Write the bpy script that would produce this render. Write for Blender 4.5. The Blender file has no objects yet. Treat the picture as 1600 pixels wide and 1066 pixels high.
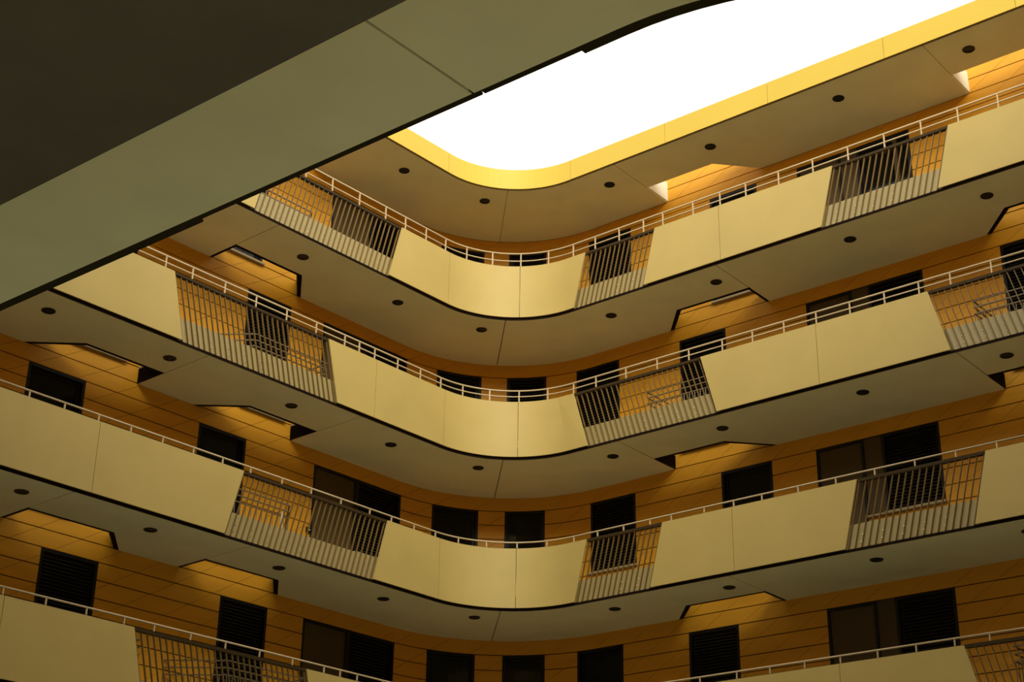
import bpy, bmesh, math, random
from mathutils import Vector, Matrix
random.seed(7)
scene = bpy.context.scene
COL = scene.collection

# ------------------------------------------------------------------ camera
F_PX, PITCH, ROLL = 2496.7, 0.4264, 0.0158
EYE = 1.6                                     # camera height above the courtyard floor
cam_data = bpy.data.cameras.new('camera')
cam_data.sensor_width = 36.0
cam_data.lens = F_PX / 1600 * 36.0
cam_data.clip_end = 500
cam = bpy.data.objects.new('camera', cam_data)
COL.objects.link(cam)
cp, sp, cr, sr = math.cos(PITCH), math.sin(PITCH), math.cos(ROLL), math.sin(ROLL)
Rv, Fv, Uv = Vector((1, 0, 0)), Vector((0, cp, sp)), Vector((0, -sp, cp))
R2, U2 = Rv * cr + Uv * sr, Uv * cr - Rv * sr
m = Matrix((R2, U2, -Fv)).transposed().to_4x4()
m.translation = Vector((0, 0, EYE))
cam.matrix_world = m
scene.camera = cam

# ------------------------------------------------------------------ light
world = bpy.data.worlds.new('overcast_sky')
scene.world = world
world.use_nodes = True
bg = world.node_tree.nodes['Background']
bg.inputs['Color'].default_value = (1.0, 0.95, 0.81, 1)
bg.inputs['Strength'].default_value = 1.78
sun_data = bpy.data.lights.new('hazy_sun', 'SUN')     # sun behind thin overcast: a wide soft patch of sky
sun_data.energy = 2.9
sun_data.angle = math.radians(34)
sun_data.color = (1.0, 0.92, 0.70)
sun = bpy.data.objects.new('hazy_sun', sun_data)
COL.objects.link(sun)
SUN_EL, SUN_AZ = math.radians(26), math.radians(-10)   # from behind the viewer
sun.rotation_euler = Vector((math.sin(SUN_AZ) * math.cos(SUN_EL), math.cos(SUN_AZ) * math.cos(SUN_EL), -math.sin(SUN_EL))).to_track_quat('-Z', 'Y').to_euler()
scene.view_settings.view_transform = 'Standard'
scene.view_settings.look = 'None'
scene.view_settings.exposure = 0.0
scene.view_settings.gamma = 1.0
scene.view_settings.use_curve_mapping = False

# ------------------------------------------------------------------ materials
def lin(c):
    return tuple(((v / 255 / 12.92) if v / 255 <= 0.04045 else ((v / 255 + 0.055) / 1.055) ** 2.4) for v in c)

def material(name, rgb, rough=0.7, var=0.06, scale=3.0, spec=0.3, bump=0.0, metal=0.0, stretch=None, ior=None):
    mt = bpy.data.materials.new(name)
    mt.use_nodes = True
    nt = mt.node_tree
    b = nt.nodes['Principled BSDF']
    b.inputs['Roughness'].default_value = rough
    b.inputs['Metallic'].default_value = metal
    b.inputs['Specular IOR Level'].default_value = spec
    if ior:
        b.inputs['IOR'].default_value = ior
    tc = nt.nodes.new('ShaderNodeTexCoord')
    mp = nt.nodes.new('ShaderNodeMapping')
    if stretch:
        mp.inputs['Scale'].default_value = stretch
    nz = nt.nodes.new('ShaderNodeTexNoise')
    nz.inputs['Scale'].default_value = scale
    nz.inputs['Detail'].default_value = 6
    rp = nt.nodes.new('ShaderNodeValToRGB')
    rp.color_ramp.elements[0].position = 0.25
    rp.color_ramp.elements[1].position = 0.75
    rp.color_ramp.elements[0].color = tuple(max(0, v * (1 - var)) for v in rgb) + (1,)
    rp.color_ramp.elements[1].color = tuple(min(1, v * (1 + var)) for v in rgb) + (1,)
    nt.links.new(tc.outputs['Object'], mp.inputs['Vector'])
    nt.links.new(mp.outputs['Vector'], nz.inputs['Vector'])
    nt.links.new(nz.outputs['Fac'], rp.inputs['Fac'])
    nt.links.new(rp.outputs['Color'], b.inputs['Base Color'])
    if bump:
        bp = nt.nodes.new('ShaderNodeBump')
        n2 = nt.nodes.new('ShaderNodeTexNoise')
        n2.inputs['Scale'].default_value = 90
        nt.links.new(tc.outputs['Object'], n2.inputs['Vector'])
        bp.inputs['Strength'].default_value = bump
        bp.inputs['Distance'].default_value = 0.01
        nt.links.new(n2.outputs['Fac'], bp.inputs['Height'])
        nt.links.new(bp.outputs['Normal'], b.inputs['Normal'])
    return mt

M = dict(
    cream=material('cream_board', (0.465, 0.353, 0.118), 0.55, 0.05, 1.2, 0.35),
    soffit=material('soffit_board', (0.86, 0.85, 0.60), 0.85, 0.05, 1.5, 0.15, bump=0.05),
    wall=material('orange_cladding', (0.72, 0.345, 0.024), 0.5, 0.07, 1.0, 0.3, stretch=(1, 1, 6)),
    backing=material('dark_joint', (0.02, 0.007, 0.003), 0.9, 0.1, 3),
    fascia=material('yellow_fascia', (0.62, 0.45, 0.06), 0.5, 0.03, 0.8, 0.3),
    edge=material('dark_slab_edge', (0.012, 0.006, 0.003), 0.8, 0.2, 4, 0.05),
    white=material('white_flank', (0.74, 0.75, 0.66), 0.6, 0.03, 2),
    rail=material('pale_painted_steel', (0.52, 0.41, 0.25), 0.4, 0.05, 5, 0.4),
    fin=material('fin_steel', (0.165, 0.105, 0.034), 0.45, 0.08, 6, 0.4),
    sheet=material('kick_sheet', (0.35, 0.28, 0.125), 0.38, 0.06, 3, 0.45),
    bolt=material('bolt_steel', (0.85, 0.80, 0.62), 0.25, 0.02, 8, 0.5, metal=0.9),
    bar=material('dark_top_bar', (0.045, 0.028, 0.010), 0.6, 0.1, 5, 0.12),
    guard=material('brown_guard_steel', (0.16, 0.12, 0.075), 0.45, 0.1, 6, 0.4),
    frame=material('window_frame', (0.006, 0.004, 0.003), 0.5, 0.1, 5),
    glass=material('dark_glass', (0.006, 0.007, 0.006), 0.06, 0.1, 1.0, 0.5, ior=1.28),
    leaf=material('brown_door_leaf', (0.08, 0.053, 0.019), 0.55, 0.06, 2.0, 0.3, stretch=(4, 4, 0.4)),
    slat=material('blind_slat', (0.030, 0.024, 0.015), 0.5, 0.1, 5, 0.3),
    sill=material('aluminium_sill', (0.36, 0.29, 0.16), 0.45, 0.05, 5),
    lamp=material('black_lamp_housing', (0.006, 0.0055, 0.005), 0.35, 0.1, 8),
    lens=material('grey_lamp_lens', (0.025, 0.025, 0.02), 0.4, 0.1, 8, 0.2),
    ground=material('courtyard_paving', (0.36, 0.37, 0.25), 0.85, 0.1, 0.6),
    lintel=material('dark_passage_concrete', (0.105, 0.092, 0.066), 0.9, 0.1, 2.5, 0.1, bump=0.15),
    pale=material('pale_cloth', (0.45, 0.43, 0.33), 0.8, 0.1, 10),
    bronze=material('bronze_strip', (0.085, 0.045, 0.008), 0.7, 0.1, 4, 0.1),
    near_edge=material('brown_edge_trim', (0.030, 0.023, 0.009), 0.8, 0.2, 4, 0.1),
    floor=material('gallery_screed', (0.34, 0.34, 0.27), 0.8, 0.1, 1.5),
)

# ------------------------------------------------------------------ plan geometry
def v2(x, y): return Vector((x, y))

class Path:
    """two straight runs joined by a rounded corner; s < 0 first run, s > arc second run; d > 0 away from the void"""
    def __init__(self, apex, d1, d2, R):
        self.A, self.d1, self.d2, self.R = apex, d1.normalized(), d2.normalized(), R
        def out(d, o):
            n = v2(-d.y, d.x)
            return n if n.dot(o) < 0 else -n
        self.n1, self.n2 = out(self.d1, self.d2), out(self.d2, self.d1)
        bis = (self.d1 + self.d2).normalized()
        half = math.acos(self.d1.dot(bis))
        self.C = apex + bis * (R / math.sin(half))
        self.uT = (self.C - apex).dot(self.d1)
        self.ang = self.n1.angle(self.n2)
        self.L = self.ang * R
        cross = self.n1.x * self.n2.y - self.n1.y * self.n2.x
        self.sg = 1 if cross > 0 else -1
    def s1(self, u): return self.uT - u            # first run, u measured from the apex
    def s2(self, u): return self.L + u - self.uT
    def sa(self, deg):                             # arc, angle from the +y axis
        a0 = math.degrees(math.atan2(self.n1.x, self.n1.y))
        return math.radians(abs(deg - a0)) * self.R
    def pos(self, s, d, z):
        if s <= 0:
            p = self.C + self.n1 * (self.R + d) + self.d1 * (-s)
        elif s >= self.L:
            p = self.C + self.n2 * (self.R + d) + self.d2 * (s - self.L)
        else:
            a = s / self.R * self.sg
            c, q = math.cos(a), math.sin(a)
            n = v2(self.n1.x * c - self.n1.y * q, self.n1.x * q + self.n1.y * c)
            p = self.C + n * (self.R + d)
        return Vector((p.x, p.y, z))
    def cuts(self, a, b, step=0.14):
        """sample positions from a to b, refined on the arc"""
        pts = [a]
        lo, hi = max(a, 0), min(b, self.L)
        if hi > lo:
            n = max(1, int(math.ceil((hi - lo) / step)))
            pts += [lo + (hi - lo) * i / n for i in range(n + 1)]
        pts.append(b)
        out = []
        for p in pts:
            if not out or p - out[-1] > 1e-5:
                out.append(p)
        return out

APEX = v2(-0.1958, 29.9215)
DL = v2(-0.66017791, -0.75110927)
DR = v2(0.77314028, -0.63423505)
DEPTH = 1.945
EDGE = Path(APEX, DL, DR, 1.767)
nL, nR = EDGE.n1, EDGE.n2
# apex of the wall lines
det = nL.x * nR.y - nL.y * nR.x
b1, b2 = nL.dot(APEX) + DEPTH, nR.dot(APEX) + DEPTH
WAPEX = v2((b1 * nR.y - b2 * nL.y) / det, (nL.x * b2 - nR.x * b1) / det)
WALL = Path(WAPEX, DL, DR, 2.8)
W_OFF = (WAPEX - APEX).dot(DL)                    # both u axes start at APEX
def eL(u): return EDGE.s1(u)
def eR(u): return EDGE.s2(u)
def wL(u): return WALL.s1(u - W_OFF)
def wR(u): return WALL.s2(u - W_OFF)
VOID = 17.51
LEN = 17.32
B_AP = APEX + DR * LEN
N_AP = B_AP - nR * VOID
NEAR = Path(N_AP, -DR, nR, 2.0)
D_AP = APEX + DL * (VOID / -DL.dot(nR))

# heights above the courtyard floor (undersides of the slabs)
S = {1: 13.734 + EYE, 2: 10.734 + EYE, 3: 7.734 + EYE, 4: 4.734 + EYE}
ROOF, ROOF_TOP = 16.746 + EYE, 17.236 + EYE
PAR = 1.205                                        # parapet top above the underside

# ------------------------------------------------------------------ mesh helpers
def new_obj(name, bm, mat, parent=None, smooth=False, kind=None, label=None):
    me = bpy.data.meshes.new(name)
    if parent is not None:
        org = parent_world(parent)
        bmesh.ops.translate(bm, verts=bm.verts, vec=-org)
    bmesh.ops.recalc_face_normals(bm, faces=bm.faces)
    bm.to_mesh(me)
    bm.free()
    if smooth:
        for p in me.polygons: p.use_smooth = True
    for mt in (mat if isinstance(mat, (list, tuple)) else [mat]):
        me.materials.append(mt)
    o = bpy.data.objects.new(name, me)
    COL.objects.link(o)
    if parent is not None: o.parent = parent
    if kind: o['kind'] = kind
    if label: o['label'] = label
    return o

def parent_world(o):
    v = Vector((0, 0, 0))
    while o is not None:
        v = v + o.location
        o = o.parent
    return v

def empty(name, loc, label=None, cat=None, group=None, kind=None):
    o = bpy.data.objects.new(name, None)
    o.empty_display_size = 0.1
    o.location = loc
    COL.objects.link(o)
    if label: o['label'] = label
    if cat: o['category'] = cat
    if group: o['group'] = group
    if kind: o['kind'] = kind
    return o

def prism(bm, poly, z0, z1, mat_idx=0):
    lo = [bm.verts.new((p.x, p.y, z0)) for p in poly]
    hi = [bm.verts.new((p.x, p.y, z1)) for p in poly]
    fs = [bm.faces.new(lo[::-1]), bm.faces.new(hi)]
    n = len(poly)
    for i in range(n):
        fs.append(bm.faces.new((lo[i], lo[(i + 1) % n], hi[(i + 1) % n], hi[i])))
    return fs

def run_box(bm, path, s0, s1, d0, d1, z0, z1, t0=0.0, t1=0.0, step=0.14):
    """box following a path; t0, t1 shear the two ends (top minus bottom)"""
    cu = path.cuts(s0, s1, step)
    rings = []
    for s in cu:
        f = (s - s0) / (s1 - s0)
        sh = t0 + (t1 - t0) * f if (t0 or t1) else 0.0
        rings.append([bm.verts.new(path.pos(s, d0, z0)), bm.verts.new(path.pos(s, d1, z0)),
                      bm.verts.new(path.pos(s + sh, d1, z1)), bm.verts.new(path.pos(s + sh, d0, z1))])
    for a, b in zip(rings, rings[1:]):
        for i in range(4):
            bm.faces.new((a[i], a[(i + 1) % 4], b[(i + 1) % 4], b[i]))
    bm.faces.new(rings[0]); bm.faces.new(rings[-1][::-1])

def tube(bm, pts, r, n=8):
    rings = []
    for i, p in enumerate(pts):
        t = (pts[min(i + 1, len(pts) - 1)] - pts[max(i - 1, 0)]).normalized()
        a = t.cross(Vector((0, 0, 1)))
        a = a.normalized() if a.length > 1e-4 else Vector((1, 0, 0))
        b = a.cross(t).normalized()
        rings.append([bm.verts.new(p + a * r * math.cos(2 * math.pi * k / n) + b * r * math.sin(2 * math.pi * k / n)) for k in range(n)])
    for a, b in zip(rings, rings[1:]):
        for k in range(n):
            bm.faces.new((a[k], a[(k + 1) % n], b[(k + 1) % n], b[k]))
    bm.faces.new(rings[0][::-1]); bm.faces.new(rings[-1])

def clip(poly, f):
    """keep the part of a convex (s, z) polygon where f >= 0"""
    out = []
    for i, p in enumerate(poly):
        q = poly[(i + 1) % len(poly)]
        a, b = f(p), f(q)
        if a >= 0: out.append(p)
        if (a >= 0) != (b >= 0):
            t = a / (a - b)
            out.append((p[0] + (q[0] - p[0]) * t, p[1] + (q[1] - p[1]) * t))
    return out

def area(poly):
    return abs(sum(p[0] * q[1] - q[0] * p[1] for p, q in zip(poly, poly[1:] + poly[:1]))) / 2

def cut_rects(poly, rects):
    """convex polygon minus rectangles -> convex pieces"""
    pieces = [poly]
    for (a, b, z0, z1) in rects:
        nxt = []
        for p in pieces:
            if max(q[0] for q in p) <= a or min(q[0] for q in p) >= b or max(q[1] for q in p) <= z0 or min(q[1] for q in p) >= z1:
                nxt.append(p); continue
            l = clip(p, lambda q: a - q[0]); r = clip(p, lambda q: q[0] - b)
            mid = clip(clip(p, lambda q: q[0] - a), lambda q: b - q[0])
            lo = clip(mid, lambda q: z0 - q[1]) if len(mid) > 2 else []
            hi = clip(mid, lambda q: q[1] - z1) if len(mid) > 2 else []
            nxt += [q for q in (l, r, lo, hi) if len(q) > 2 and area(q) > 2e-4]
        pieces = nxt
    return pieces

def add_panel(bm, path, poly, d0, d1):
    """convex (s, z) polygon extruded from offset d0 to d1, split on the arc"""
    s0, s1 = min(p[0] for p in poly), max(p[0] for p in poly)
    cu = path.cuts(s0, s1, 0.3)
    for a, b in zip(cu, cu[1:]):
        q = poly
        if len(cu) > 2:
            q = clip(clip(poly, lambda p: p[0] - a), lambda p: b - p[0])
        if len(q) < 3 or area(q) < 1e-5: continue
        fr = [bm.verts.new(path.pos(p[0], d0, p[1])) for p in q]
        bk = [bm.verts.new(path.pos(p[0], d1, p[1])) for p in q]
        try:
            bm.faces.new(fr)
            for i in range(len(q)):
                bm.faces.new((fr[i], fr[(i + 1) % len(q)], bk[(i + 1) % len(q)], bk[i]))
        except ValueError:
            pass

# ------------------------------------------------------------------ the pattern of the galleries
# odd galleries are alike, even galleries are alike (the roof follows the even ones)
def parity(k): return 'odd' if k in (1, 3) else 'even'
SEAMS = {'odd': dict(L=[6.10, 9.57], R=[5.16, 11.97]), 'even': dict(L=[3.81, 7.35], R=[2.86, 9.65])}
# light wells along the wall: (wall end near the corner, outer end near, outer end far, wall end far)
NOTCH = {'odd': dict(L=[(3.82, 4.47, 6.10, 6.10), (7.32, 7.97, 9.57, 9.57)], R=[(2.84, 3.50, 5.16, 5.16), (9.65, 10.31, 11.97, 11.97)]),
         'even': dict(L=[(3.81, 3.81, 5.45, 6.13), (7.35, 7.35, 8.95, 9.65)], R=[(2.86, 2.86, 4.46, 5.16), (9.65, 9.65, 11.25, 11.95)])}
ND = 1.185
# railing screens: (bottom near, bottom far, top near, top far), u from the corner
GAP = {'odd': dict(L=[(3.36, 6.72, 3.07, 6.43)], R=[(1.87, 3.55, 2.16, 3.84), (7.42, 9.66, 7.72, 9.96)]),
       'even': dict(L=[(4.47, 7.95, 4.77, 8.25)], R=[(2.19, 5.07, 1.86, 4.77), (9.58, 12.3, 9.28, 12.0)])}
JOINT = {'odd': dict(L=[1.70, 9.30], R=[5.30]), 'even': dict(L=[1.70, 3.55, 10.49], R=[7.16])}
POSTS = {'odd': dict(L=[2.27, 2.86, 3.41, 4.12, 4.83, 5.50, 6.20, 6.80, 7.41, 8.03, 8.65, 9.26, 9.88, 10.5, 11.2],
                     R=[2.32, 2.91, 3.50, 3.96, 4.66, 5.27, 5.84, 6.55, 7.27, 7.99, 8.71, 9.42, 10.11, 10.84, 11.55]),
         'even': dict(L=[2.27, 2.89, 3.50, 3.90, 4.27, 4.98, 5.69, 6.40, 7.10, 7.80, 8.36, 9.04, 9.74, 10.45, 11.2],
                      R=[2.31, 3.02, 3.74, 4.45, 5.18, 5.82, 6.47, 7.12, 7.78, 8.44, 9.08, 9.65, 10.37, 11.1])}
ARC_POSTS = [-49.0, -31.3, -13.5, 4.8, 23.0, 41.3]
LIGHTS = dict(L=[2.46, 4.98, 7.70, 10.08], R=[2.32, 4.79, 7.64, 10.25])
WIN_TOP = 2.71
FAR = 12.6                                           # how far the wings are built in detail
NAME = {1: 'top gallery', 2: 'second gallery down', 3: 'third gallery down', 4: 'lowest gallery'}
ORD = ['first', 'second', 'third', 'fourth', 'fifth', 'sixth', 'seventh', 'eighth']

# ------------------------------------------------------------------ slabs and soffits
def wall_side(k, side):
    """boundary of the slab along the wall on one wing, from the corner outwards: list of (u, d)"""
    pts = []
    for a, b, c, d in NOTCH[k][side]:
        pts.append((a, b, c, d))
    return pts

def slab_poly(k, side, ua, ub, da, arc_from=None, ins=0.0):
    """plan polygon of one piece of slab on a wing from ua to ub (arc_from: start at an angle in the corner)"""
    p1, ew, ww = [], (eL if side == 'L' else eR), (wL if side == 'L' else wR)
    sg = -1 if side == 'L' else 1
    if arc_from is None:
        sa_e, sa_w = ew(ua), ww(ua)
    else:
        sa_e, sa_w = EDGE.sa(arc_from[0]), WALL.sa(arc_from[1])
    lo, hi = sorted((sa_e, ew(ub)))
    outer = EDGE.cuts(lo, hi, 0.1)
    if side == 'L': outer = outer[::-1]
    p1 = [EDGE.pos(s, da, 0) for s in outer]
    # wall side, from ua to ub
    lo, hi = sorted((sa_w, ww(ub)))
    inner = WALL.cuts(lo, hi, 0.15)
    if side == 'L': inner = inner[::-1]
    base = [WALL.pos(s, 0, 0) for s in (inner[:-1])]
    def pt(u, d):
        n, dr = (nL, DL) if side == 'L' else (nR, DR)
        q = APEX + dr * u + n * d
        return Vector((q.x, q.y, 0))
    q = list(base)
    for a, b, c, d in NOTCH[k][side]:
        if d <= ua + 1e-3 or a >= ub - 1e-3: continue
        dd = ND
        if ins:
            a, b = (a + 0.012, b + 0.012) if a == b else (a + ins * 1.25, b + ins * 0.7)
            c, d = (c - ins * 0.7, d - ins * 0.7) if c == d else (c - ins * 0.7, d - ins * 1.25)
            dd = ND + ins
        if a <= ua + 1e-3: q = []
        if not (a <= ua + 1e-3): q.append(pt(a, DEPTH))
        q += [pt(max(b, ua), dd), pt(min(c, ub), dd)]
        if not (d >= ub - 1e-3): q.append(pt(d, DEPTH))
    if not any(a < ub - 1e-3 and d >= ub - 1e-3 for a, b, c, d in NOTCH[k][side]):
        q.append(pt(ub, DEPTH))
    return p1 + q[::-1]

def pieces(k):
    g = 0.009
    out = []
    for side in 'LR':
        us = SEAMS[k][side] + [LEN - 0.2 if side == 'R' else VOID]
        a0 = (-4.5, -4.4)
        dg = math.degrees(g / 1.9) * (-1 if side == 'L' else 1)
        prev = None
        for i, u in enumerate(us):
            if i == 0:
                out.append(slab_poly(k, side, -9, u - g, 0.01, (a0[0] + dg, a0[1] + dg * 0.7)))
            else:
                out.append(slab_poly(k, side, us[i - 1] + g, u - g, 0.01))
    return out

WHITE_TOP = {}
def build_slab(k, z, name_ix, thick, edge_mat, top_z=None):
    kp = parity(k) if k else 'even'
    where = NAME.get(k, 'roof')
    ce = empty('ceiling', (0, 0, z), 'flat grey soffit under the %s' % where if k else 'flat brown grey soffit under the roof edge', None, None, 'structure')
    for poly in pieces(kp):
        bm = bmesh.new(); prism(bm, poly, z, z + 0.02)
        new_obj('soffit_panel', bm, M['soffit'], ce)
    # the slab above the soffit boards
    bm = bmesh.new()
    for side in 'LR':
        end = LEN - 0.2 if side == 'R' else VOID
        prism(bm, slab_poly(kp, side, -9, end, 0.03, (-4.5, -4.4), 0.07 if k else 0.012), z + (0.05 if k else 0.02), z + thick)
    new_obj('slab', bm, edge_mat, ce)
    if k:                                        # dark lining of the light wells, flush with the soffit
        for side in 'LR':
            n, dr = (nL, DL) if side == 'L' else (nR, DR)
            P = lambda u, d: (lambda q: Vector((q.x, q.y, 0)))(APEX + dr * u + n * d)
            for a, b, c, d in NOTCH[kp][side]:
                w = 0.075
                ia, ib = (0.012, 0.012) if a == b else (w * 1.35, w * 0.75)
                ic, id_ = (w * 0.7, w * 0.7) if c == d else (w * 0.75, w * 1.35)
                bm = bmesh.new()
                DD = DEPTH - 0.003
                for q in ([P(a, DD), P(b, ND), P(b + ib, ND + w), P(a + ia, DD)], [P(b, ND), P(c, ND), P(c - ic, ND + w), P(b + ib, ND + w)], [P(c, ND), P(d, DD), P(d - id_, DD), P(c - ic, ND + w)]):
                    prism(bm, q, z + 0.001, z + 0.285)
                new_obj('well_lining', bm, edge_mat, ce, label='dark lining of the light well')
    return ce

for k in (1, 2, 3, 4):
    build_slab(k, S[k], k, 0.28, M['edge'])
roof_ceiling = build_slab(None, ROOF, 0, 0.47, M['white'])

# screed on top of each gallery slab
for k in (1, 2, 3, 4):
    bm = bmesh.new()
    for side in 'LR':
        end = LEN - 0.2 if side == 'R' else VOID
        prism(bm, slab_poly(parity(k), side, -9, end, 0.05, (-4.5, -4.4), 0.11), S[k] + 0.28, S[k] + 0.30)
    new_obj('floor', bm, M['floor'], None, kind='structure', label='screed floor of the %s' % NAME[k])

# dark slab edge shown as a line under the parapets
trim_no = [0]
def trim(bm, mat, label):
    trim_no[0] += 1
    return new_obj('trim_%d' % trim_no[0], bm, mat, None, kind='structure', label=label)
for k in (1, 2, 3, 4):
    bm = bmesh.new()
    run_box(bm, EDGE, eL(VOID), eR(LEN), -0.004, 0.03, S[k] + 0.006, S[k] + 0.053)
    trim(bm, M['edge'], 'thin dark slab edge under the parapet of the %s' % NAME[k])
bm = bmesh.new()
run_box(bm, EDGE, eL(VOID), eR(LEN), -0.002, 0.03, ROOF + 0.004, ROOF + 0.05)
trim(bm, M['bronze'], 'thin brown line under the yellow roof fascia')

# yellow roof fascia, one board between each pair of joints
fa = empty('trim_7', (0, 0, ROOF), 'yellow fascia boards round the sky opening', None, None, 'structure')
js = [eL(17.4), eL(11.5), eL(9.1), eL(6.7), eL(4.25), EDGE.sa(-50.5) if False else eL(1.80), eR(1.77), eR(4.13), eR(6.48), eR(8.91), eR(11.4), eR(14.0), eR(16.9)]
for a, b in zip(js, js[1:]):
    bm = bmesh.new()
    run_box(bm, EDGE, a + 0.004, b - 0.004, -0.025, 0.02, ROOF + 0.03, ROOF_TOP)
    new_obj('fascia_board', bm, M['fascia'], fa)

# ------------------------------------------------------------------ windows, doors and cladding of the two wings and the corner
def wA(deg): return WALL.sa(deg)
# (run start, run end, lower edge, kind, label)
def win_table(k):
    n = NAME[k]
    t = []
    if parity(k) == 'odd':
        t += [(wA(0.1), wA(17.3), 1.24, 'glass', 'dark window in the rounded corner'),
              (wA(-31.9), wA(-11.1), 1.24, 'glass', 'dark window just left of the rounded corner'),
              (wR(0.79), wR(1.90), 1.24, 'blind', 'dark blind covered window just right of the rounded corner'),
              (wR(3.90), wR(5.02), 0.33, 'glass', 'tall dark window beside the first light well of the right wing'),
              (wR(5.95), wR(8.38), 0.30, 'wide', 'wide dark glazed door and window of the right wing'),
              (wL(3.16), wL(0.80), 0.30, 'wide_l', 'wide dark glazed door and window of the left wing'),
              (wL(5.95), wL(4.85), 0.33, 'glass', 'tall dark window beside the first light well of the left wing'),
              (wL(9.49), wL(8.37), 0.33, 'glass', 'tall dark window beside the second light well of the left wing')]
    else:
        t += [(wA(0.1), wA(17.6), 1.24, 'blind' if k == 2 else 'glass', 'dark window in the rounded corner'),
              (wA(-31.9), wA(-11.1), 1.24, 'glass', 'dark window just left of the rounded corner'),
              (wR(0.46), wR(1.55), 1.24, 'blind' if k == 2 else 'glass', 'dark window just right of the rounded corner'),
              (wR(3.05), wR(4.14), 0.33, 'blind', 'tall blind covered window beside the first light well of the right wing'),
              (wR(5.95), wR(8.37), 0.30, 'wide', 'wide dark glazed door and window of the right wing'),
              (wR(9.86), wR(10.97), 0.33, 'blind', 'tall blind covered window beside the second light well of the right wing'),
              (wL(3.17), wL(0.80), 0.30, 'wide_l', 'wide dark glazed door and window of the left wing'),
              (wL(5.12), wL(4.03), 0.33, 'blind', 'tall blind covered window beside the first light well of the left wing'),
              (wL(8.78), wL(7.68), 0.33, 'blind', 'tall blind covered window beside the second light well of the left wing')]
    return t

def ring(bm, s0, s1, z0, z1, d0, d1, w):
    run_box(bm, WALL, s0, s0 + w, d0, d1, z0, z1)
    run_box(bm, WALL, s1 - w, s1, d0, d1, z0, z1)
    run_box(bm, WALL, s0 + w, s1 - w, d0, d1, z1 - w, z1)
    run_box(bm, WALL, s0 + w, s1 - w, d0, d1, z0, z0 + w)

def blind(root, s0, s1, z0, z1):
    bm = bmesh.new()
    z = z1 - 0.03
    while z > z0 + 0.02:
        cu = WALL.cuts(s0, s1, 0.4)
        for a, b in zip(cu, cu[1:]):
            vs = [bm.verts.new(WALL.pos(a, 0.03, z - 0.035)), bm.verts.new(WALL.pos(b, 0.03, z - 0.035)),
                  bm.verts.new(WALL.pos(b, 0.075, z)), bm.verts.new(WALL.pos(a, 0.075, z))]
            v2_ = [bm.verts.new(v.co + Vector((0, 0, 0.006))) for v in vs]
            bm.faces.new(vs); bm.faces.new(v2_[::-1])
            for i in range(4):
                bm.faces.new((vs[i], vs[(i + 1) % 4], v2_[(i + 1) % 4], v2_[i]))
        z -= 0.06
    new_obj('blind', bm, M['slat'], root, kind='stuff', label='dark horizontal blind slats')

win_no, door_no = [0], [0]
def window(k, s0, s1, z0, z1, kind, label, sill=True):
    win_no[0] += 1
    base = S[k]
    root = empty('window_%d' % win_no[0], WALL.pos((s0 + s1) / 2, 0, base + z0), '%s on the %s' % (label, NAME[k]), None, None, 'structure')
    if kind == 'infill':
        bm = bmesh.new(); run_box(bm, WALL, s0, s1, 0.03, 0.12, base + z0, base + z1)
        new_obj('infill', bm, M['leaf'], root, label='plain brown infill panel')
        bm = bmesh.new(); run_box(bm, WALL, s0 - 0.02, s1 + 0.02, -0.07, 0.05, base + z0 - 0.03, base + z0 - 0.001)
        new_obj('sill', bm, M['sill'], root)
        return root
    bm = bmesh.new(); ring(bm, s0, s1, base + z0, base + z1, 0.0, 0.14, 0.055)
    new_obj('frame', bm, M['frame'], root)
    bm = bmesh.new(); ring(bm, s0 + 0.055, s1 - 0.055, base + z0 + 0.055, base + z1 - 0.055, 0.075, 0.125, 0.05)
    new_obj('sash', bm, M['frame'], root)
    bm = bmesh.new(); run_box(bm, WALL, s0 + 0.10, s1 - 0.10, 0.095, 0.11, base + z0 + 0.10, base + z1 - 0.10)
    new_obj('pane', bm, M['glass'], root)
    if kind == 'reflection_strip':  # added solid strip, door leaf colour, standing in for a reflection in the pane
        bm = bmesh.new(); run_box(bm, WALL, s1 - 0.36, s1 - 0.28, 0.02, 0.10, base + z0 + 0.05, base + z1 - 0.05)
        new_obj('reflection_strip', bm, M['leaf'], root, label='brown upright strip standing in for a reflection in the glass')
    if kind == 'blind':
        blind(root, s0 + 0.06, s1 - 0.06, base + z0 + 0.04, base + z1 - 0.06)
    if sill:
        bm = bmesh.new(); run_box(bm, WALL, s0 - 0.02, s1 + 0.02, -0.07, 0.05, base + z0 - 0.03, base + z0 + 0.012)
        new_obj('sill', bm, M['sill'], root)
    return root

def door(k, s0, s1, z0, z1, label):
    door_no[0] += 1
    base = S[k]
    root = empty('door_%d' % door_no[0], WALL.pos((s0 + s1) / 2, 0, base + z0), '%s on the %s' % (label, NAME[k]), None, None, 'structure')
    bm = bmesh.new(); ring(bm, s0, s1, base + z0, base + z1, 0.0, 0.14, 0.05)
    new_obj('frame', bm, M['frame'], root)
    bm = bmesh.new(); run_box(bm, WALL, s0 + 0.05, s1 - 0.05, 0.03, 0.07, base + z0 + 0.05, base + z1 - 0.05)
    new_obj('leaf', bm, M['leaf'], root, label='plain brown door leaf')
    bm = bmesh.new(); run_box(bm, WALL, s0 + 0.10, s0 + 0.125, 0.0, 0.03, base + 1.25, base + 1.45)
    new_obj('handle', bm, M['guard'], root)
    return root

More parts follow.
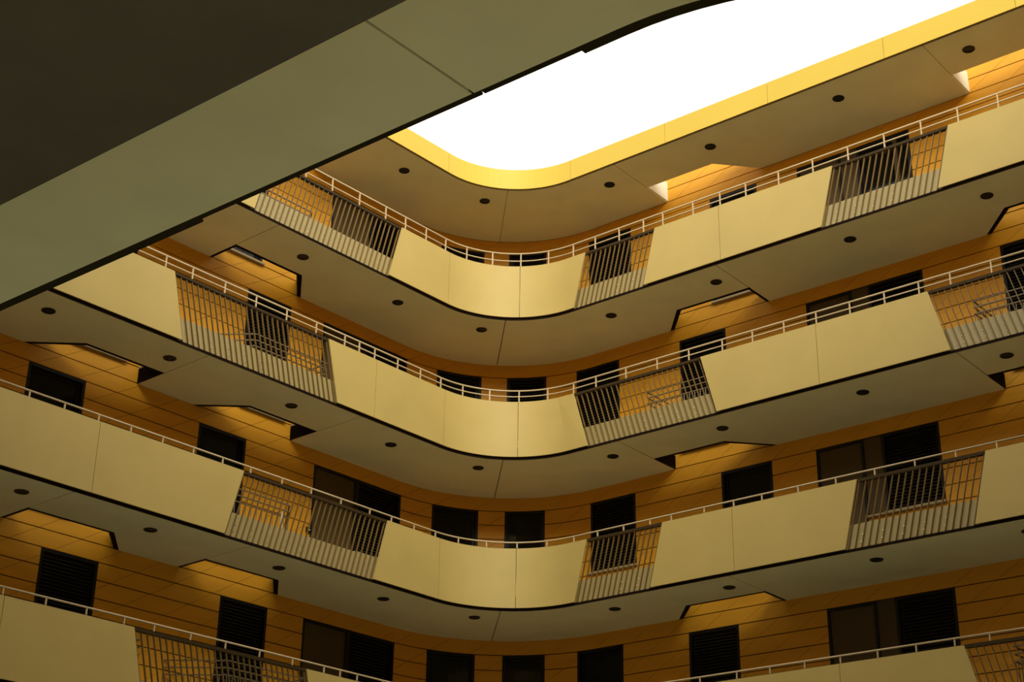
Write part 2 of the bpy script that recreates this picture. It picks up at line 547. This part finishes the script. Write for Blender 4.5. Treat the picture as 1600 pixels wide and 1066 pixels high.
RECTS = {}
for k in (1, 2, 3, 4):
    rs = []
    for s0, s1, z0, kind, lab in win_table(k):
        s0, s1 = min(s0, s1), max(s0, s1)
        if kind == 'wide':
            sd = s0 + 0.95
            door(k, s0, sd, 0.30, WIN_TOP, 'tall brown door leaf of the right wing')
            window(k, sd, sd + 0.36, 1.24, WIN_TOP, 'infill', 'narrow brown infill beside the door of the right wing')
            window(k, sd + 0.36, s1, 1.24, WIN_TOP, 'reflection_strip' if k == 1 else 'blind', 'dark window beside the brown door of the right wing')
            rs.append((s0, sd, S[k] + 0.30, S[k] + WIN_TOP)); rs.append((sd, s1, S[k] + 1.24, S[k] + WIN_TOP))
        elif kind == 'wide_l':
            sd = s0 + 1.15
            door(k, s0, sd, 0.30, WIN_TOP, 'tall brown door leaf of the left wing')
            window(k, sd, s1, 1.24, WIN_TOP, 'blind', 'dark blind covered window beside the brown door of the left wing')
            rs.append((s0, sd, S[k] + 0.30, S[k] + WIN_TOP)); rs.append((sd, s1, S[k] + 1.24, S[k] + WIN_TOP))
        else:
            w = window(k, s0, s1, z0, WIN_TOP, kind, lab)
            if k == 4 and 'just left of the rounded' in lab:
                bm = bmesh.new()
                for i in range(4):
                    a = s0 + 0.16 + 0.065 * i
                    run_box(bm, WALL, a, a + 0.05, 0.082 + 0.004 * (i % 2), 0.092, S[k] + 1.36, S[k] + 2.02 - 0.05 * i - 0.025 * i * i, step=1)
                new_obj('curtain', bm, M['pale'], w, label='pale gathered curtain in the lower corner')
            rs.append((s0, s1, S[k] + z0, S[k] + WIN_TOP))
    RECTS[k] = rs

COURSE, SPAN, SLOPE = 0.30, 0.82, 0.60
def cladding(k, name, s_lo, s_hi, lean, s_ref, z_lo, z_hi, rects):
    """boards of one storey of wall: courses 0.30 m high, slanted butt joints"""
    base = S[k] if k in S else S[4] - 3
    root = empty(name, WALL.pos((s_lo + s_hi) / 2, 0, base), 'orange clad %s of the %s' % (name.replace('_', ' '), NAME[k]), None, None, 'structure')
    # recessed backing seen in the joints and behind the boards
    bm = bmesh.new()
    n = max(1, int((s_hi - s_lo) / 3))
    for i in range(n):
        a, b = s_lo + (s_hi - s_lo) * i / n, s_lo + (s_hi - s_lo) * (i + 1) / n
        for q in cut_rects([(a, z_lo), (b, z_lo), (b, z_hi), (a, z_hi)], rects):
            add_panel(bm, WALL, q, 0.022, 0.16)
    new_obj('backing', bm, M['backing'], root)
    k0 = int(math.floor((z_lo - base) / COURSE)) - 1
    gap = 0.009
    for c in range(k0, k0 + 14):
        za, zb = base + 0.012 + c * COURSE + gap, base + 0.012 + (c + 1) * COURSE - gap
        if zb < z_lo + 0.05 or za > z_hi - 0.05: continue
        za, zb = max(za, z_lo), min(zb, z_hi)
        shift = 0.0
        i0 = int((s_lo - s_ref) / SPAN) - 14
        for i in range(i0, i0 + int((s_hi - s_lo) / SPAN) + 30):
            sx = s_ref + i * SPAN
            def line(z): return sx + (lean * (z - base - 3.0) / SLOPE)
            g2 = 0.005
            p = [(line(za) + g2, za), (line(za) + SPAN - g2, za), (line(zb) + SPAN - g2, zb), (line(zb) + g2, zb)]
            p = clip(p, lambda q: q[0] - s_lo)
            if len(p) > 2: p = clip(p, lambda q: s_hi - q[0])
            if len(p) < 3 or area(p) < 0.002: continue
            ps = cut_rects(p, rects)
            if not ps: continue
            bm = bmesh.new()
            for q in ps: add_panel(bm, WALL, q, 0.0, 0.02)
            if len(bm.faces) == 0: bm.free(); continue
            new_obj('cladding_board', bm, M['wall'], root)
    return root

for k in (1, 2, 3, 4):
    z_lo = S[k] + (0.30 if k < 4 else 0.30)
    z_hi = S[k] + 3.30 if k > 1 else ROOF + 1.25
    cladding(k, 'wall_left', wL(FAR), -0.003, -1, wL(8.08), z_lo, z_hi, RECTS[k]) if False else None
    cladding(k, 'wall_left', wL(11.6), 0.0, 1, wL(8.08), z_lo, z_hi, RECTS[k])
    cladding(k, 'wall_right', WALL.L, wR(FAR), 1, wR(3.03), z_lo, z_hi, RECTS[k])
    cladding(k, 'wall_corner', 0.0, WALL.L, 1, wA(-4.0), z_lo, z_hi, RECTS[k])

# ------------------------------------------------------------------ parapet panels
SIDE_OF = {'L': 'left', 'R': 'right'}
def parapet(k):
    kp = parity(k)
    z0, z1 = S[k] + 0.055, S[k] + PAR
    zt = z1 - z0
    for side in 'LR':
        ew = eL if side == 'L' else eR
        # ordered list of (bottom start, bottom end, top start, top end) in u
        c_s = EDGE.sa(4.6)
        cuts = []
        ev = [(j, 'j') for j in JOINT[kp][side]] + [(g, 'g') for g in GAP[kp][side]]
        ev.sort(key=lambda e: e[0] if e[1] == 'j' else e[0][0])
        cur = None                                         # None: at the corner joint
        segs = []
        for e, t in ev:
            if t == 'j':
                segs.append((cur, (e, e))); cur = (e, e)
            else:
                b0, b1_, t0, t1 = e
                segs.append((cur, (b0, t0))); cur = (b1_, t1)
        end = LEN if side == 'R' else VOID
        segs.append((cur, (end, end)))
        for i, (a, b) in enumerate(segs):
            g = 0.0045
            if a is None:
                sA = sAt = c_s + (g if side == 'R' else -g)
            else:
                sA, sAt = ew(a[0] + g), ew(a[1] + g)
            sB, sBt = ew(b[0] - g), ew(b[1] - g)
            if side == 'L':
                sA, sB, sAt, sBt = sB, sA, sBt, sAt
            bm = bmesh.new()
            # bottom run sA..sB, top run sAt..sBt
            run_box(bm, EDGE, sA, sB, -0.05, -0.02, z0, z1, sAt - sA, sBt - sB, 0.05) if (sAt - sA or sBt - sB) else run_box(bm, EDGE, sA, sB, -0.05, -0.02, z0, z1, 0, 0, 0.05)
            o = new_obj('parapet_panel', bm, M['cream'], None)
            shape = 'curved' if a is None else 'flat'
            o['label'] = '%s cream parapet panel, %s, %s %s of its corner joint' % (shape, NAME[k], ORD[i], SIDE_OF[side])
            o['category'] = 'panel'
            o['group'] = 'cream parapet panels of the galleries'
for k in (1, 2, 3, 4): parapet(k)

# ------------------------------------------------------------------ railing screens of slanted fins
def local_fin(side_d, nrm, lean, h, flip):
    """one flat slanted bar, from its foot upwards"""
    bm = bmesh.new()
    t, dep = 0.006, 0.034
    up = Vector((side_d.x * lean, side_d.y * lean, h))
    sd, nn = Vector((side_d.x, side_d.y, 0)), Vector((nrm.x, nrm.y, 0))
    lo = [bm.verts.new(sd * a * t + nn * b * dep / 2) for a, b in ((-1, -1), (1, -1), (1, 1), (-1, 1))]
    hi = [bm.verts.new(v.co + up) for v in lo]
    bm.faces.new(lo[::-1]); bm.faces.new(hi)
    for i in range(4):
        bm.faces.new((lo[i], lo[(i + 1) % 4], hi[(i + 1) % 4], hi[i]))
    bmesh.ops.recalc_face_normals(bm, faces=bm.faces)
    me = bpy.data.meshes.new('fin'); bm.to_mesh(me); bm.free()
    me.materials.append(M['fin'])
    return me

def screen(path, sfun, d_run, nrm, base, gap, label, group=True):
    b0, b1_, t0, t1 = gap
    lean = t0 - b0
    z0, z1 = base + 0.055, base + PAR - 0.04
    org = path.pos(sfun((b0 + b1_) / 2), 0, base + 0.1)
    root = empty('railing_screen', org, label, 'railing', 'slanted fin screens in the parapets')
    h = z1 - z0
    l2 = lean * h / (PAR - 0.055)
    me = local_fin(d_run, nrm, l2, h, False)
    n = int(round((b1_ - b0) / 0.122))
    for i in range(n + 1):
        u = b0 + 0.03 + (b1_ - b0 - 0.06) * i / n
        o = bpy.data.objects.new('fin', me)
        o.location = path.pos(sfun(u), 0.0, z0) - org
        o.parent = root
        COL.objects.link(o)
    # kick sheet behind the fins
    zs = base + 0.465
    ls = lean * (zs - z0) / (PAR - 0.055)
    bm = bmesh.new()
    sa, sb = sfun(b0), sfun(b1_)
    sat, sbt = sfun(b0 + ls), sfun(b1_ + ls)
    if sa > sb: sa, sb, sat, sbt = sb, sa, sbt, sat
    um = (sa + sb) / 2
    run_box(bm, path, sa - 0.05, um - 0.004, 0.018, 0.024, z0, zs, sat - sa, sat - sa)
    run_box(bm, path, um + 0.004, sb + 0.05, 0.018, 0.024, z0, zs, sbt - sb, sbt - sb)
    new_obj('kick_sheet', bm, M['sheet'], root, label='solid metal sheet behind the foot of the fins')
    # pairs of bolts
    bm = bmesh.new()
    i = 0
    u = b0 + 0.24
    while u < b1_ - 0.1:
        for zz in (0.15, 0.27):
            uu = u + lean * (zz - 0.055) / (PAR - 0.055)
            p = path.pos(sfun(uu), 0.016, base + zz)
            bmesh.ops.create_icosphere(bm, subdivisions=1, radius=0.013, matrix=Matrix.Translation(p))
        u += 0.366
    new_obj('bolts', bm, M['bolt'], root, kind='stuff', label='small shiny bolt heads')
    # dark bar the fins hang from
    bm = bmesh.new()
    sa, sb = sorted((sfun(t0), sfun(t1)))
    run_box(bm, path, sa, sb, -0.03, 0.05, z1, base + PAR - 0.003)
    new_obj('top_bar', bm, M['bar'], root, label='dark bar along the top of the fins')
    return root

for k in (1, 2, 3, 4):
    for side in 'LR':
        sf, dd, nn = (eL, DL, nL) if side == 'L' else (eR, DR, nR)
        for i, g in enumerate(GAP[parity(k)][side]):
            tilt = 'right' if parity(k) == 'odd' else 'left'
            screen(EDGE, sf, dd, nn, S[k], g, 'fin screen leaning %s, %s wing of %s, %s from the corner' % (tilt, SIDE_OF[side], NAME[k], ORD[i]))

# ------------------------------------------------------------------ handrails
def handrail(k, top, mid):
    z = S[k]
    root = empty('handrail', EDGE.pos(EDGE.sa(-4), 0.08, z + PAR), 'pale %s handrail on posts along the %s' % ('two bar' if mid else 'single bar', NAME[k]), 'handrail', 'handrails of the galleries')
    sl, sr_ = eL(FAR - 0.6), eR(FAR)
    pts = [EDGE.pos(s, 0.08, z + top) for s in EDGE.cuts(sl, sr_, 0.12)]
    bm = bmesh.new(); tube(bm, pts, 0.017); new_obj('rail', bm, M['rail'], root, smooth=True)
    if mid:
        bm = bmesh.new(); tube(bm, [p + Vector((0, 0, mid - top)) for p in pts], 0.014); new_obj('rail', bm, M['rail'], root, smooth=True)
    bm = bmesh.new(); run_box(bm, EDGE, sl, sr_, -0.022, 0.10, z + PAR + 0.001, z + PAR + 0.014)
    new_obj('cap_strip', bm, M['bar'], root, label='dark cap strip along the parapet top')
    ss = [eL(u) for u in POSTS[parity(k)]['L']] + [EDGE.sa(a) for a in ARC_POSTS] + [eR(u) for u in POSTS[parity(k)]['R']]
    for s in ss:
        bm = bmesh.new()
        run_box(bm, EDGE, s - 0.011, s + 0.011, 0.069, 0.091, z + PAR - 0.02, z + top, step=1)
        new_obj('post', bm, M['rail'], root)
handrail(1, 1.56, 1.39)
handrail(2, 1.49, 1.366)
handrail(3, 1.36, None)
handrail(4, 1.36, None)

# ------------------------------------------------------------------ guardrails round the light wells
def guardrail(k, side, idx):
    kp = parity(k)
    a, b, c, d = NOTCH[kp][side][idx]
    n, dr = (nL, DL) if side == 'L' else (nR, DR)
    z = S[k]
    o = 0.05
    P = lambda u, dd, zz: Vector((*(APEX + dr * u + n * dd), z + zz))
    pa, pb, pc, pd = (a - o, DEPTH - 0.01), (b - o, ND - 0.08), (c + o, ND - 0.08), (d + o, DEPTH - 0.01)
    root = empty('guardrail', P((b + c) / 2, ND - 0.08, 0.3), 'brown guardrail round the %s light well, %s wing, %s' % (ORD[idx], SIDE_OF[side], NAME[k]), 'guardrail', 'guardrails round the light wells')
    for zz in (1.37, 1.25, 1.13):
        bm = bmesh.new()
        for p, q in ((pa, pb), (pb, pc), (pc, pd)):
            v0, v1 = P(*p, zz), P(*q, zz)
            t = (v1 - v0).normalized(); w = Vector((-t.y, t.x, 0)) * 0.015
            h = Vector((0, 0, 0.009))
            vs = [bm.verts.new(v + e) for v in (v0, v1) for e in (-w - h, w - h, w + h, -w + h)]
            bm.faces.new(vs[0:4]); bm.faces.new(vs[4:8][::-1])
            for i in range(4):
                bm.faces.new((vs[i], vs[(i + 1) % 4], vs[4 + (i + 1) % 4], vs[4 + i]))
        new_obj('rail', bm, M['guard'], root)
    for p, q in ((pa, pb), (pb, pc), (pc, pd)):
        L = math.hypot(q[0] - p[0], q[1] - p[1])
        m_ = max(1, int(round(L / 0.125)))
        for i in range(m_ + (1 if p is pc else 0)):
            f = i / m_
            u, dd = p[0] + (q[0] - p[0]) * f, p[1] + (q[1] - p[1]) * f
            bm = bmesh.new()
            bmesh.ops.create_cube(bm, size=1, matrix=Matrix.Translation(P(u, dd, 0.3 + 0.415)) @ Matrix.Diagonal((0.012, 0.012, 0.83, 1)))
            new_obj('baluster', bm, M['guard'], root)
for k in (1, 2, 3, 4):
    for side in 'LR':
        for i in (0, 1):
            if (k, side, i) in ((1, 'L', 1), (3, 'L', 1), (4, 'R', 0)): continue
            guardrail(k, side, i)

# ------------------------------------------------------------------ downlights
def lathe(bm, prof, c, n=24):
    rs = []
    for r, z in prof:
        rs.append([bm.verts.new(c + Vector((r * math.cos(2 * math.pi * i / n), r * math.sin(2 * math.pi * i / n), z))) for i in range(n)])
    for a, b in zip(rs, rs[1:]):
        for i in range(n):
            bm.faces.new((a[i], a[(i + 1) % n], b[(i + 1) % n], b[i]))
    return rs

def downlight(p, label):
    root = empty('downlight', p, label, 'downlight', 'round black downlights in the soffits')
    bm = bmesh.new()
    lathe(bm, [(0.112, 0.002), (0.112, -0.012), (0.104, -0.018), (0.088, -0.018), (0.080, -0.004), (0.078, 0.002)], p)
    new_obj('rim', bm, M['lamp'], root, smooth=False)
    bm = bmesh.new()
    r = lathe(bm, [(0.080, -0.003), (0.05, -0.005)], p)
    bm.faces.new(r[-1])
    new_obj('lens', bm, M['lens'], root)

def downlights(z, what, skip=()):
    for side in 'LR':
        n, dr = (nL, DL) if side == 'L' else (nR, DR)
        for i, u in enumerate(LIGHTS[side]):
            if (side, i) in skip: continue
            q = APEX + dr * u + n * 0.60
            downlight(Vector((q.x, q.y, z)), 'round black downlight, %s, %s %s of the corner' % (what, ORD[i], SIDE_OF[side]))
    q = APEX + DL * 0.46 + nL * 0.17
    downlight(Vector((q.x, q.y, z)), 'round black downlight, %s, at the rounded corner' % what)
for k in (1, 2, 3):
    sk = {1: (('L', 2), ('L', 3)), 2: (), 3: ()}[k]
    downlights(S[k], 'soffit under the %s' % NAME[k], sk)
downlights(ROOF, 'roof soffit', (('L', 1), ('L', 2), ('L', 3)))
q = APEX + DR * 12.75 + nR * 0.6

# ------------------------------------------------------------------ near gallery overhead
near_z = S[4]
uN = lambda u: NEAR.s1(LEN - u)                       # u along the right wing direction
ce = empty('ceiling', NEAR.pos(uN(10), 1, near_z), 'grey soffit of the near gallery overhead', None, None, 'structure')
def near_piece(ua, ub, z0, z1, d0, mat, nm):
    sa, sb = uN(ua), (uN(ub) if ub is not None else NEAR.s2(6))
    cu = NEAR.cuts(sa, sb, 0.1)
    poly = [NEAR.pos(s, d0, 0) for s in cu]
    a = NEAR.A
    w0 = NEAR.pos(sa, DEPTH, 0)
    if ub is not None:
        poly += [NEAR.pos(sb, DEPTH, 0), w0]
    else:
        cor = a + NEAR.n1 * DEPTH + NEAR.n2 * DEPTH
        poly += [NEAR.pos(sb, DEPTH, 0), Vector((cor.x, cor.y, 0)), w0]
    bm = bmesh.new(); prism(bm, poly, z0, z1)
    return new_obj(nm, bm, mat, ce)
JN = 14.365
NG = (12.10, 15.05)
near_piece(-1.5, JN - 0.009, near_z, near_z + 0.02, 0.055, M['soffit'], 'soffit_panel')
near_piece(JN + 0.009, None, near_z, near_z + 0.02, 0.055, M['soffit'], 'soffit_panel')
near_piece(-1.5, None, near_z + 0.06, near_z + 0.28, 0.08, M['edge'], 'slab')
bm = bmesh.new()
run_box(bm, NEAR, uN(0.0), uN(JN + 0.024), 0.052, 0.08, near_z + 0.008, near_z + 0.10)
run_box(bm, NEAR, uN(JN + 0.040), NEAR.s2(6), 0.052, 0.08, near_z + 0.008, near_z + 0.10)
for a, b, w in ((0.0, NG[0], 0.03), (NG[0], JN + 0.024, 0.0), (JN + 0.040, NG[1], 0.0), (NG[1], None, 0.03)):
    run_box(bm, NEAR, uN(a), uN(b) if b else NEAR.s2(6), -w, 0.055, near_z + 0.012, near_z + 0.026)
trim_no[0] = 7
trim(bm, M['near_edge'], 'dark slab edge of the near gallery overhead')
NG = (12.10, 15.05)
for a, b, w in ((0.0, NG[0], 'long parapet panel of the near gallery overhead, left of its fin screen'), (NG[1], None, 'curved parapet panel of the near gallery overhead, right of its fin screen')):
    bm = bmesh.new()
    run_box(bm, NEAR, uN(a), uN(b) if b else NEAR.s2(6), -0.028, 0.0, near_z + 0.03, near_z + PAR, 0, 0, 0.1)
    o = new_obj('parapet_panel', bm, M['cream'])
    o['label'] = w; o['category'] = 'panel'; o['group'] = 'parapet panels of the near gallery'
def near_screen():
    org = NEAR.pos(uN(13.5), 0, near_z + 0.1)
    root = empty('railing_screen', org, 'fin screen of the near gallery overhead, only its foot edge seen from below', 'railing')
    me = local_fin(-DR, -nR, 0.0, PAR - 0.17, False)
    for i in range(25):
        u = NG[0] + 0.05 + (NG[1] - NG[0] - 0.1) * i / 24
        o = bpy.data.objects.new('fin', me)
        o.location = NEAR.pos(uN(u), 0.03, near_z + 0.11) - org
        o.parent = root; COL.objects.link(o)
    bm = bmesh.new()
    run_box(bm, NEAR, uN(NG[0]), uN(JN + 0.022), 0.003, 0.010, near_z + 0.03, near_z + 0.465)
    run_box(bm, NEAR, uN(JN + 0.042), uN(NG[1]), 0.003, 0.010, near_z + 0.03, near_z + 0.465)
    new_obj('kick_sheet', bm, M['sheet'], root)
    bm = bmesh.new()
    run_box(bm, NEAR, uN(NG[0]), uN(NG[1]), 0.0, 0.06, near_z + PAR - 0.055, near_z + PAR)
    new_obj('top_bar', bm, M['bar'], root)
near_screen()

# ------------------------------------------------------------------ passage the picture is taken from
pz = 3.643 + EYE
def strip(path_pts, z0, z1, mat, name, label):
    bm = bmesh.new(); prism(bm, path_pts, z0, z1)
    return new_obj(name, bm, mat, None, kind='structure', label=label)
def q3(u, v):                                        # u along the right wing, v from its edge across the void
    p = APEX + DR * u - nR * v
    return Vector((p.x, p.y, 0))
VW = VOID + DEPTH
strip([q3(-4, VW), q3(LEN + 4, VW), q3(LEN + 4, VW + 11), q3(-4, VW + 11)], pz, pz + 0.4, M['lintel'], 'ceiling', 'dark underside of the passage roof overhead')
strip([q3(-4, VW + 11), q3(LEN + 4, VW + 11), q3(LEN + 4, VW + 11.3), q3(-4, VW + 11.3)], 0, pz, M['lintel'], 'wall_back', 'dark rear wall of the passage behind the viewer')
# wall of the near wing above the passage, and its upper galleries and those of the end wing
strip([q3(-1.9, VW), q3(LEN + 2, VW), q3(LEN + 2, VW + 0.3), q3(-1.9, VW + 0.3)], pz + 0.4, ROOF_TOP, M['wall'], 'wall_near', 'orange wall of the near wing above the viewer')
strip([q3(LEN + DEPTH, -2), q3(LEN + DEPTH + 0.3, -2), q3(LEN + DEPTH + 0.3, VW), q3(LEN + DEPTH, VW)], 0, ROOF_TOP, M['wall'], 'wall_end', 'orange wall of the end wing on the right')
for k in (1, 2, 3, 4, 0):
    z = S[k] if k else ROOF
    n = NAME.get(k, 'roof')
    if k != 4:
        strip([q3(-1.9, VOID), q3(LEN, VOID), q3(LEN, VW), q3(-1.9, VW)], z, z + 0.28, M['soffit'], 'floor', 'slab of the %s on the near wing' % n)
        h0, h1, mt = (z + 0.08, z + PAR, M['cream']) if k else (z, ROOF_TOP, M['fascia'])
        strip([q3(0, VOID - 0.05), q3(LEN, VOID - 0.05), q3(LEN, VOID - 0.01), q3(0, VOID - 0.01)], h0, h1, mt, 'wall_near', 'parapet of the %s on the near wing' % n)
    v1 = VOID - 6.01 if k == 4 else VW
    strip([q3(LEN, 0.01), q3(LEN + DEPTH, 0.01), q3(LEN + DEPTH, v1), q3(LEN, v1)], z, z + 0.28, M['soffit'], 'floor', 'slab of the %s on the end wing' % n)
    h0, h1, mt = (z + 0.08, z + PAR, M['cream']) if k else (z, ROOF_TOP, M['fascia'])
    strip([q3(LEN, 0), q3(LEN + 0.04, 0), q3(LEN + 0.04, VOID - 1.9), q3(LEN, VOID - 1.9)], h0, h1, mt, 'wall_end', 'parapet of the %s on the end wing' % n)

# rest of the two visible wings beyond the detailed length, and the ground storey
bm = bmesh.new()
run_box(bm, WALL, wL(VOID + 2), wL(11.6) - 0.002, 0.0, 0.16, S[4] + 0.3, ROOF_TOP)
new_obj('wall_left', bm, M['wall'], None, kind='structure', label='left wing wall beyond the view')
bm = bmesh.new()
run_box(bm, WALL, wR(FAR) + 0.002, wR(LEN + 2), 0.0, 0.16, S[4] + 0.3, ROOF_TOP)
new_obj('wall_right', bm, M['wall'], None, kind='structure', label='right wing wall beyond the view')
bm = bmesh.new()
run_box(bm, WALL, wL(VOID + 2), wR(LEN + 2), 0.0, 0.16, 0.0, S[4] + 0.298)
new_obj('wall_ground', bm, M['lintel'], None, kind='structure', label='ground storey wall round the courtyard')
# courtyard floor
strip([q3(-6, -6), q3(LEN + 6, -6), q3(LEN + 6, VW + 12), q3(-6, VW + 12)], -0.2, 0.0, M['ground'], 'floor', 'courtyard paving below')

# ------------------------------------------------------------------ small things on the third gallery down
p = WALL.pos(wL(3.22), -0.02, S[3] + 1.375)
root = empty('intercom', p, 'small dark intercom box with a pale stripe on the left wing wall, third gallery down', 'intercom')
bm = bmesh.new(); run_box(bm, WALL, wL(3.265), wL(3.175), -0.035, -0.001, S[3] + 1.32, S[3] + 1.43)
new_obj('case', bm, M['lamp'], root)
bm = bmesh.new(); run_box(bm, WALL, wL(3.255), wL(3.185), -0.039, -0.0355, S[3] + 1.375, S[3] + 1.392)
new_obj('stripe', bm, M['white'], root, label='pale stripe')
q = APEX + DL * 4.62 + nL * 1.055
p = Vector((q.x, q.y, S[3] + 0.80))
bm = bmesh.new()
r = lathe(bm, [(0.028, 0.0), (0.034, 0.08), (0.026, 0.22), (0.016, 0.34), (0.008, 0.40)], p, 10)
bm.faces.new(r[0][::-1]); bm.faces.new(r[-1])
o = new_obj('furled_cloth', bm, M['pale'])
o['label'] = 'pale furled cloth hanging beside the left wing guardrail, third gallery down'
o['category'] = 'cloth'
